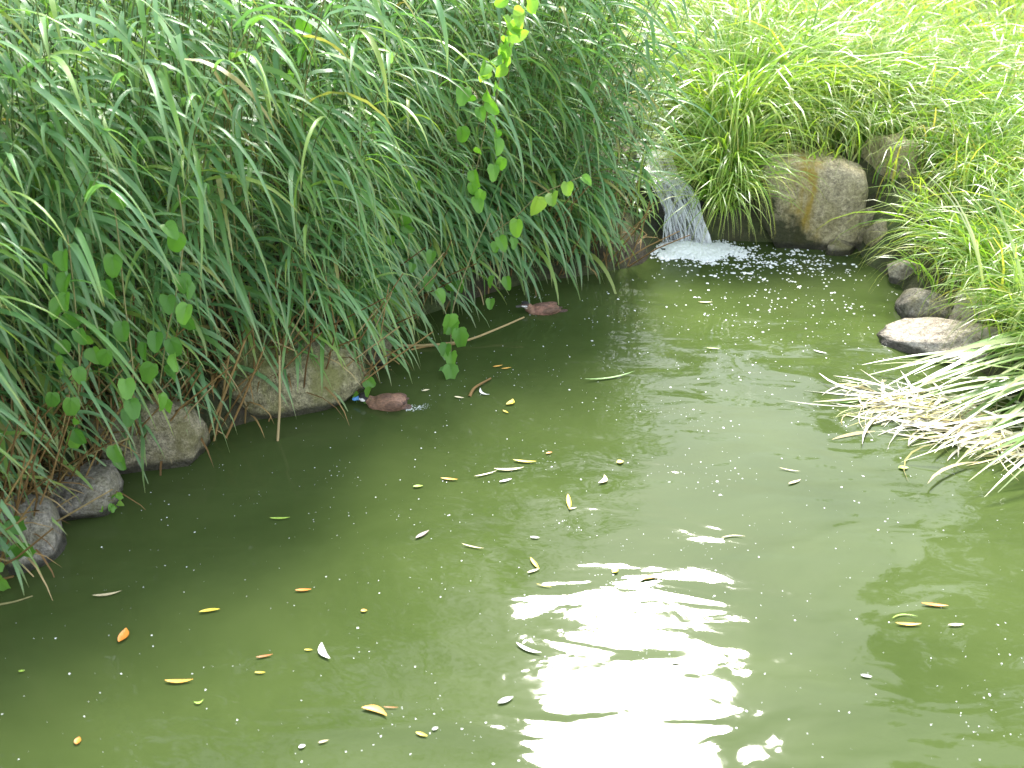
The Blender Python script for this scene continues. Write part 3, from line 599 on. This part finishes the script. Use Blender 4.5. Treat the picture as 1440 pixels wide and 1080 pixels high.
# grass filling the meadow: one mass
n = 26000; g_ = np.column_stack([rng.uniform(1.7, 13, n), 5.2 + rng.random(n) ** 1.3 * 20]); d = signed_dist(g_)
sxm = 1.45 + .22 * np.sin((g_[:, 1] - 9) * .8); k = (d > .12) & ((np.abs(g_[:, 0] - sxm - .05) > .45) | (g_[:, 1] > 15)); g_ = g_[k]; n = len(g_); gz = height(g_)
g2 = np.column_stack([rng.uniform(-14, 2.0, 6000), rng.uniform(13, 27, 6000)]); g_ = np.concatenate([g_, g2]); gz = np.concatenate([gz, height(g2)]); n = len(g_)
cl = np.array([mnoise.noise(Vector((x * .9, y * .9, 3))) for x, y in g_])
v, f, a = blades(np.column_stack([g_, gz - .02]), rng.normal(R(-115), 1.3, n), R(rng.uniform(65, 92, n)), R(rng.uniform(-60, 25, n)), rng.uniform(.45, 1.05, n) * (1 + .4 * cl), rng.uniform(.010, .022, n), segs=5, p=1.4, prof='sedge', tw0=rng.normal(0, .5, n), tint=np.clip(.5 + .45 * cl + rng.normal(0, .15, n), 0, .999))
tag(obj('meadow_grass', fast_mesh('meadow_grass', v, f, a), M['sedge']), 'long sunlit yellow-green grass covering the meadow beyond the pond', 'grass', kind='stuff')

# strap-leaved clump lying over the leaf litter on the right
straps = []
for i in range(6):
    v, f, a = blades([[0, 0, 0]], 0, R(rng.uniform(2, 16)), R(rng.uniform(-24, -8)), rng.uniform(1.0, 1.5), rng.uniform(.034, .052), segs=10, p=.9, k=3, fold=.07, tw0=rng.normal(0, .15), tw1=rng.normal(0, .2), drift=rng.normal(0, .2), prof='sedge', tint=rng.random())
    me = fast_mesh('strap_leaf', v, f, a); me.materials.append(M['iris']); straps.append(me)
upr = []
for i in range(4):
    v, f, a = blades([[0, 0, 0]], 0, R(rng.uniform(74, 84)), R(rng.uniform(5, 40)), rng.uniform(1.0, 1.3), rng.uniform(.030, .042), segs=9, p=1.6, k=3, fold=.2, tw0=rng.normal(0, .3), tw1=rng.normal(0, .3), prof='sedge', tint=rng.random())
    me = fast_mesh('strap_leaf', v, f, a); me.materials.append(M['iris']); upr.append(me)
for ci, (x, y, nl, lab) in enumerate([(3.76, 6.05, 34, 'clump of glossy strap leaves flattened across the floating litter beside the pale slab'),
                                      (3.86, 5.62, 32, 'clump of broad strap leaves sprawling over the water below the pale slab'),
                                      (3.6, 6.45, 12, 'clump of upright strap leaves rising behind the pale slab')]):
    z = max(hz(x, y), .12); root = empty('strap_leaf_clump', (x, y, z)); tag(root, lab, 'plant')
    for i in range(nl):
        up = (ci == 2) or i % 6 == 5
        o = obj('leaf', random.choice(upr if up else straps), None, root, (random.uniform(-.16, .16), random.uniform(-.28, .28), random.uniform(-.02, .16)))
        s = random.uniform(.7, 1.1); o.scale = (s, s, s); o.rotation_euler = (random.gauss(0, .12), random.gauss(.10, .1) if not up else random.gauss(0, .1), R(random.gauss(200, 13)) if not up else random.uniform(0, 6.28))
# floating mat of bleached leaf litter
n = 560; tt_ = rng.random(n) ** .8; a_, b_ = W(1232, 562), W(1450, 615); base = np.outer(1 - tt_, a_) + np.outer(tt_, b_); base[:, 0] += rng.normal(0, .10, n); base[:, 1] += rng.normal(0, .11, n) * (1 + .8 * tt_) ; base[:, 2] = rng.uniform(.004, .05, n) * (.3 + tt_)
v, f, a = blades(base, np.where(rng.random(n) < .7, rng.normal(R(196), .3, n), rng.uniform(-3, 3, n)), R(rng.uniform(-3, 7, n)), R(rng.uniform(-9, 3, n)), rng.uniform(.04, .6, n) ** 1.2, .004 + .026 * rng.random(n) ** 2.2, segs=5, drift=rng.normal(0, .7, n), prof='will', tw0=rng.normal(0, .3, n)); v[:, 2] = np.maximum(v[:, 2], .003 + rng.random(len(v)) * .004)
tag(obj('floating_leaf_litter', fast_mesh('floating_leaf_litter', v, f, a), M['litter']), 'mat of bleached straw and yellow leaves floating below the pale slab', 'leaf litter', kind='stuff')

# ------------------------------------------------------------------ floating leaves, each one
def float_leaf(px, py, ln, ang, mat, label, wid=.22, curl=.0, name='floating_leaf', lift=.006):
    a = R(ang); h_ = ln / 2; p0 = W(px - h_ * math.cos(a), py + h_ * math.sin(a)); p1 = W(px + h_ * math.cos(a), py - h_ * math.sin(a)); c = (p0 + p1) / 2; L = (p1 - p0).length; az = math.atan2(p1.y - p0.y, p1.x - p0.x)
    n = 8; vs_ = []; fs_ = []
    for i in range(n + 1):
        t_ = i / n; w = L * wid * .5 * (math.sin(math.pi * min(.985, max(.015, t_ ** .85))) ** .9 + .02); x = (t_ - .5) * L; yb = curl * L * (4 * (t_ - .5) ** 2 - .5); z = lift + .05 * L * (2 * t_ - 1) ** 2
        vs_ += [(x, yb - w, z + w * .35), (x, yb, z), (x, yb + w, z + w * .35)]
        if i: b = 3 * i; fs_ += [(b - 3, b, b + 1, b - 2), (b - 2, b + 1, b + 2, b - 1)]
    me = fast_mesh(name, np.array(vs_), np.array(fs_)); o = obj(name, me, M[mat]); o.location = c; o.rotation_euler = (0, 0, az); tag(o, label, 'leaf', 'leaves floating on the pond')
for a in [
    (174, 895, 22, 62, 'orange', 'short curled orange leaf floating upright-edged in the shaded lower water', .5, .1),
    (151, 837, 42, 9, 'straw_leaf', 'long pale straw-coloured leaf floating off the white-streaked grey stone', .12, .05),
    (295, 860, 30, 8, 'yellow', 'slim yellow-green willow leaf floating alone in shaded water', .2, -.05),
    (427, 831, 23, 3, 'orange', 'small flat orange willow leaf floating alone', .22, 0),
    (252, 959, 40, 2, 'amber', 'long orange and cream willow leaf floating in dark green water', .16, .05),
    (366, 947, 15, 0, 'yellow', 'tiny bright yellow leaf sliver near the rusty one', .22, 0),
    (372, 924, 24, 10, 'rust', 'thin rust-brown leaf floating above a tiny yellow sliver', .16, 0),
    (434, 915, 12, 0, 'yellow', 'tiny yellow leaf scrap beside the curled white leaf', .22, 0),
    (456, 918, 25, -62, 'white', 'white curled leaf standing slantwise beside a yellow scrap', .28, .15),
    (280, 988, 15, 15, 'lime', 'tiny hooked lime-green leaf bit', .25, .35),
    (110, 1043, 11, 70, 'orange', 'small round orange-red leaf bit beside a pale husk', .7, 0),
    (394, 730, 29, 2, 'lime', 'short lime-green blade floating near the reed reflections', .14, .03),
    (31, 945, 10, 5, 'lime', 'tiny pale green leaf scrap alone in the shaded corner water', .4, 0),
    (425, 1051, 10, 15, 'white', 'small round white petal beside a tan sliver', .6, 0),
    (455, 1044, 15, 14, 'straw_leaf', 'tan leaf sliver beside a round white petal', .25, 0),
    (528, 1001, 37, -18, 'amber', 'large curved orange willow leaf with a thin stem', .26, -.14),
    (550, 996, 22, -2, 'rust', 'thin rust leaf stem lying against the large curved orange leaf', .07, 0),
    (593, 1034, 17, -18, 'yellow', 'dull yellow leaf below the large curved orange leaf', .3, 0),
    (612, 1026, 9, 20, 'white', 'pale petal floating by the dull yellow leaf', .5, 0),
    (711, 986, 23, 22, 'white', 'oval white leaf floating beside the sky glare', .34, 0),
    (743, 914, 38, -22, 'white', 'slim curved white leaf touching the sky glare', .14, .08),
    (752, 794, 20, -52, 'yellow', 'upper arm of a V-shaped yellow straw pair', .2, 0),
    (750, 804, 18, 18, 'cream', 'lower arm of a V-shaped yellow straw pair', .2, 0),
    (765, 825, 22, -12, 'yellow', 'fine yellow straw below the V-shaped pair', .08, 0),
    (915, 814, 39, 8, 'amber', 'long arched orange willow leaf above the sky glare', .17, -.08),
    (865, 804, 9, 30, 'yellow', 'small round yellow-green leaf at the tip of the sky glare', .8, 0),
    (594, 753, 22, 30, 'grey', 'grey-brown feathery leaf floating alone', .25, 0),
    (665, 770, 32, -12, 'straw_leaf', 'thin straw twig floating in open shaded water', .07, 0),
    (512, 860, 9, 0, 'amber', 'tiny amber crumb with a white fleck', .6, 0),
    (951, 933, 17, -3, 'orange', 'orange leaf on the bright edge of the sky glare', .25, 0),
    (752, 757, 13, -5, 'white', 'short white sliver floating above the V-shaped straw pair', .3, 0),
    (738, 650, 33, -4, 'yellow', 'bright yellow willow leaf above a long pale straw', .14, .03),
    (716, 661, 42, 3, 'cream', 'long cream reed leaf scrap, thicker half of a broken pair', .12, .05),
    (683, 668, 32, 14, 'cream', 'long cream reed leaf scrap, thinner half of a broken pair', .08, 0),
    (711, 677, 18, 14, 'white', 'bluish white leaf sliver under the broken cream pair', .22, 0),
    (632, 675, 24, -5, 'amber', 'pale orange leaf floating left of the broken cream pair', .18, 0),
    (588, 685, 14, 5, 'lime', 'pale green torn leaf bit', .4, 0),
    (772, 638, 9, 12, 'orange', 'tiny orange leaf right of the bright yellow willow leaf', .4, 0),
    (872, 651, 10, 10, 'yellow', 'small round bright yellow leaf in sunny water', .8, 0),
    (848, 676, 14, 55, 'cream', 'curled tan leaf below the small round bright yellow one', .35, .25),
    (800, 708, 22, -82, 'yellow', 'upright narrow yellow leaf with a forked tail', .18, 0),
    (805, 716, 12, 10, 'cream', 'forked cream tail of the upright narrow yellow leaf', .2, 0),
    (700, 516, 14, 10, 'amber', 'upper slip of a pair of small amber leaves by the bent brown stalk', .22, 0),
    (712, 519, 14, 8, 'amber', 'lower slip of a pair of small amber leaves by the bent brown stalk', .22, 0),
    (718, 567, 12, 40, 'yellow', 'yellow curled leaf right of the bent brown stalk', .5, .2),
    (711, 580, 9, -25, 'yellow', 'tiny yellow leaf below the yellow curled one', .3, 0),
    (680, 553, 16, -35, 'white', 'white hooked leaf below the bent brown stalk', .18, .25),
    (646, 560, 14, -8, 'cream', 'cream leaf slip below the dangling vine', .25, 0),
    (599, 550, 11, 12, 'cream', 'pale leaf scrap left of the dangling vine tip', .35, 0),
    (857, 532, 72, 9, 'green', 'long thin green reed blade floating in mid pond', .05, .03),
    (1314, 852, 38, -6, 'orange', 'orange willow leaf, uppermost of a trio in the open sunny water', .15, 0),
    (1277, 879, 36, -2, 'amber', 'amber willow leaf of a trio with a fine curved stem', .15, .03),
    (1344, 880, 22, 2, 'cream', 'cream willow leaf of a trio in the open sunny water', .2, 0),
    (1270, 868, 36, 5, 'lime', 'fine curved green stem arched over the amber leaf of the trio', .05, -.2),
    (1030, 756, 34, 4, 'straw_leaf', 'fine curved straw with a white fleck in sunny water', .06, -.15),
    (1218, 952, 16, -10, 'white', 'white leaf scrap floating in the bright lower water', .3, 0),
    (1270, 659, 14, 0, 'lime', 'pale green round leaf bit near the floating litter reflection', .6, 0),
    (1110, 662, 30, -10, 'straw_leaf', 'thin tan twig floating in sunny green water', .06, 0),
    (1003, 491, 20, -3, 'lime', 'short green blade floating towards the foam flecks', .12, 0),
    (1153, 496, 19, -14, 'white', 'white sliver floating towards the pale slab', .14, 0),
    (1190, 567, 34, 2, 'green', 'green blade floating at the tip of the leaf litter mat', .09, .04),
    (992, 426, 20, 0, 'straw_leaf', 'pale straw floating among the foam flecks', .14, 0),
    (1117, 679, 18, 18, 'straw_leaf', 'dull tan scrap below the thin tan twig', .2, 0),
]: float_leaf(*a)
# floating stalks
def floating_stalk(name, ctrl, r, mat, label):
    P3 = [W(x, y, z) for x, y, z in ctrl]; me = many(name, [tube(curve_pts(P3, 14), np.linspace(r, r * .6, 14), 7, tint=.8)]); tag(obj(name, me, mat), label, 'stalk')
floating_stalk('bent_reed_stalk', [(515, 482, .02), (580, 486, .02), (650, 480, .03), (700, 462, .07), (737, 446, .12)], .011, M['straw'], 'long bent tan reed stalk lying on the water under the overhanging reeds')
floating_stalk('broken_reed_stalk', [(578, 492, .0), (600, 487, .01), (640, 484, .015)], .009, M['straw'], 'pale broken reed piece lying against the long bent stalk')
floating_stalk('brown_stalk', [(660, 558, .0), (668, 545, .02), (690, 532, .015)], .012, M['straw'], 'short bent brown stalk afloat between the dangling vine and the amber leaves')
floating_stalk('olive_stalk', [(-6, 851, .004), (20, 846, .006), (46, 838, .004)], .006, M['stem'], 'olive stalk lying in the water under the white-streaked grey stone')
floating_stalk('twig', [(42, 745, .05), (55, 750, .04), (68, 760, .02)], .004, M['straw'], 'thin reddish twig sticking out from the white-streaked grey stone')

# ------------------------------------------------------------------ ducks (one continuous body each)
def duck(name, pos, heading, prims, label, scale=1.0):
    """prims: (centre, radii, rot_y, colour); fused by voxel remesh"""
    bm = bmesh.new()
    for c, r, ry, col in prims:
        mt = Matrix.Translation(c) @ Matrix.Rotation(ry, 4, 'Y') @ Matrix.Diagonal((*r, 1)); bmesh.ops.create_uvsphere(bm, u_segments=20, v_segments=12, radius=1, matrix=mt)
    me = bpy.data.meshes.new(name); bm.to_mesh(me); bm.free(); tmp = bpy.data.objects.new('tmp', me); COL.objects.link(tmp)
    md = tmp.modifiers.new('r', 'REMESH'); md.mode = 'VOXEL'; md.voxel_size = .0065
    ms = tmp.modifiers.new('s', 'SMOOTH'); ms.factor = .5; ms.iterations = 4
    dg = bpy.context.evaluated_depsgraph_get(); out = bpy.data.meshes.new_from_object(tmp.evaluated_get(dg)); bpy.data.objects.remove(tmp); out.name = name
    co = np.zeros(len(out.vertices) * 3, dtype=np.float32); out.vertices.foreach_get('co', co); co = co.reshape(-1, 3); best = np.full(len(co), 1e9); colr = np.ones((len(co), 4), dtype=np.float32)
    for c, r, ry, col in prims:
        q_ = co - np.array(c); cr, sr = math.cos(ry), math.sin(ry); qx = q_[:, 0] * cr - q_[:, 2] * sr; qz = q_[:, 0] * sr + q_[:, 2] * cr
        d = (np.sqrt((qx / r[0]) ** 2 + (q_[:, 1] / r[1]) ** 2 + (qz / r[2]) ** 2) - 1) * min(r); k_ = d < best; best[k_] = d[k_]; colr[k_, :3] = col
    at = out.color_attributes.new('plumage', 'FLOAT_COLOR', 'POINT'); at.data.foreach_set('color', colr.ravel())
    out.materials.clear(); out.materials.append(M['plumage']); out.polygons.foreach_set('use_smooth', np.ones(len(out.polygons), dtype=bool))
    o = obj(name, out); o.location = pos; o.rotation_euler = (0, 0, heading); o.scale = (scale,) * 3; tag(o, label, 'duck'); return o
t = NT('plumage'); va = t.n('Attribute', attribute_name='plumage'); tc = t.n('TexCoord')
nz = t.noise(t.scaled(tc.outputs['Object'], (28, 55, 55)), 1.0, 5, .7); n2 = t.noise(t.scaled(tc.outputs['Object'], (60, 220, 160)), 1.0, 3, .7)
c = t.mix(.75, va.outputs['Color'], t.ramp(nz, [(.3, (.3, .3, .3)), (.7, (1.9, 1.8, 1.7))]), 'MULTIPLY'); c = t.mix(.6, c, t.ramp(n2, [(.35, (.6, .6, .6)), (.65, (1.4, 1.4, 1.4))]), 'MULTIPLY')
t.l(c, t.p.inputs['Base Color']); t.p.inputs['Roughness'].default_value = .6; t.l(t.bump(t.math('ADD', nz, n2), .006), t.p.inputs['Normal']); M['plumage'] = t.m
BR, BR2, BK, WH, BL, DK = (.21, .12, .075), (.26, .15, .10), (.015, .014, .013), (.8, .8, .78), (.12, .34, .72), (.09, .055, .04)
# +x is the beak end
duck('duck', W(546, 576) + Vector((0, .05, 0)), R(172),
     [((0, 0, .025), (.155, .10, .085), 0, BR), ((-.055, 0, .035), (.10, .085, .078), .2, BR2), ((-.05, .075, .045), (.10, .030, .042), .22, (.15, .085, .055)), ((-.05, -.075, .045), (.10, .030, .042), .22, (.15, .085, .055)), ((-.13, .03, .05), (.055, .022, .014), .5, DK), ((-.13, -.03, .05), (.055, .022, .014), .5, DK), ((.02, 0, .085), (.08, .05, .028), .1, (.16, .09, .06)), ((.238, -.036, .085), (.008, .007, .008), 0, BK), ((.238, .036, .085), (.008, .007, .008), 0, BK), ((.10, 0, .015), (.09, .085, .06), 0, BR), ((-.16, 0, -.01), (.07, .05, .03), -.3, DK),
      ((.165, 0, .04), (.045, .042, .045), -.5, BR), ((.215, 0, .07), (.048, .040, .042), 0, BK), ((.225, -.022, .062), (.030, .024, .024), 0, WH), ((.225, .022, .062), (.030, .024, .024), 0, WH), ((.212, 0, .098), (.042, .034, .020), 0, BK),
      ((.268, 0, .056), (.030, .024, .020), .15, BL), ((.298, 0, .046), (.032, .027, .013), .15, BL)],
     'brown duck with blue bill and white cheek diving towards the mossy boulder', .78)
duck('duck', W(765, 441) + Vector((0, .04, 0)), R(184),
     [((0, 0, .02), (.165, .10, .075), 0, (.24, .125, .085)), ((-.08, 0, .015), (.10, .08, .055), .2, BR), ((.10, 0, .015), (.08, .08, .055), 0, BR2), ((-.05, .075, .04), (.11, .030, .036), .16, (.15, .085, .055)), ((-.05, -.075, .04), (.11, .030, .036), .16, (.15, .085, .055)), ((-.15, .02, .04), (.06, .02, .012), .3, DK), ((.02, 0, .075), (.09, .05, .026), .1, (.15, .085, .06)), ((-.19, 0, .0), (.075, .035, .016), .1, DK),
      ((.165, 0, .05), (.042, .036, .05), -.4, BR), ((.205, 0, .085), (.048, .037, .038), 0, DK), ((.212, -.026, .082), (.034, .018, .009), 0, WH), ((.212, .026, .082), (.034, .018, .009), 0, WH), ((.195, 0, .060), (.036, .034, .014), 0, (.5, .45, .38)), ((.205, 0, .112), (.040, .032, .016), 0, BK),
      ((.262, 0, .072), (.032, .021, .014), .1, (.10, .09, .085)), ((.288, 0, .068), (.022, .023, .009), .1, (.10, .09, .085))],
     'brown duck with a pale cheek stripe swimming along the edge of the reeds', .74)
# water thrown up behind the diving duck
n = 170; s = rng.random(n); p0, p1 = W(572, 576), W(602, 571); c_ = np.outer(1 - s, p0) + np.outer(s, p1); c_[:, :2] += rng.normal(0, .018, (n, 2)); c_[:, 2] = .001
v, f = blob_parts(c_, rng.uniform(.001, .006, n) * (1 - .6 * s), .7)
t = NT('splash_water'); t.p.inputs['Base Color'].default_value = (.45, .5, .45, 1); t.p.inputs['Roughness'].default_value = .08; M['splash'] = t.m
tag(obj('splash', fast_mesh('splash', v, f), M['splash']), 'short line of splashed droplets trailing behind the blue-billed duck', 'splash', kind='stuff')

# ------------------------------------------------------------------ trees beyond the top of the picture: they shade the left bank and are mirrored in the pond
def tree(name, base, crown_c, crown_r, nleaf, label, lw=(.11, .2), ww=(.018, .032), seed=1, nclump=160):
    rs = np.random.default_rng(seed); root = empty(name, base); tag(root, label, 'tree'); B0 = np.array(base); C = np.array(crown_c); Rr = np.array(crown_r); parts = []
    top = C + np.array([0, 0, Rr[2] * .3]); parts.append(tube(curve_pts([B0 * 0 + np.array([0, 0, -.3]), (C - B0) * np.array([.25, .25, .35]), (top - B0) * np.array([.8, .8, .8]), top - B0], 12), np.linspace(.32, .06, 12), 9))
    cl = rs.normal(0, 1, (nclump, 3)); cl /= np.linalg.norm(cl, axis=1)[:, None]; cl = cl * rs.random((nclump, 1)) ** .4 * Rr + C
    for k_ in range(22):
        a = (C - B0) * rs.uniform(.45, .95); b = cl[k_] - B0; parts.append(tube(curve_pts([a, a * .5 + b * .5 + np.array([0, 0, .5]), b], 8), np.linspace(.09, .015, 8), 5))
    obj('trunk', many('trunk', parts), M['bark'], root)
    ci = rs.integers(0, nclump, nleaf); P_ = cl[ci] + rs.normal(0, 1, (nleaf, 3)) * np.array([.38, .38, .45]) - B0; P_[:, 2] -= rs.random(nleaf) ** 2 * 1.1
    v, f, a = blades(P_, rs.uniform(-3.14, 3.14, nleaf), R(rs.uniform(-60, 30, nleaf)), R(rs.uniform(-90, -40, nleaf)), rs.uniform(*lw, nleaf), rs.uniform(*ww, nleaf), segs=2, prof='will', tint=rs.random(nleaf))
    o = obj('crown', fast_mesh('crown', v, f, a), M['willow'], root); o['kind'] = 'stuff'
tree('willow_tree', (-4.6, 15.5, hz(-4.6, 15.5)), (-3.0, 12.6, 8.3), (4.6, 3.6, 2.6), 19000, 'large willow standing behind the reeds, shading the left bank', seed=5)
for i, (x, y, h_, w_) in enumerate([(-8, 29, 9, 5.5), (2.5, 31, 9.5, 5.5), (12, 29, 9, 5.5), (15.5, 22, 14, 5.2), (-17, 24, 8, 5.5)]):
    tree('far_tree', (x, y, hz(x, y)), (x, y, h_), (w_, w_ * .8, h_ * .62), 12000, ['leafy tree far behind the reed bed', 'leafy tree far beyond the stream', 'leafy tree at the far end of the meadow', 'leafy tree at the right side of the meadow', 'leafy tree far off beyond the willow'][i], lw=(.3, .5), ww=(.14, .24), seed=20 + i, nclump=90)
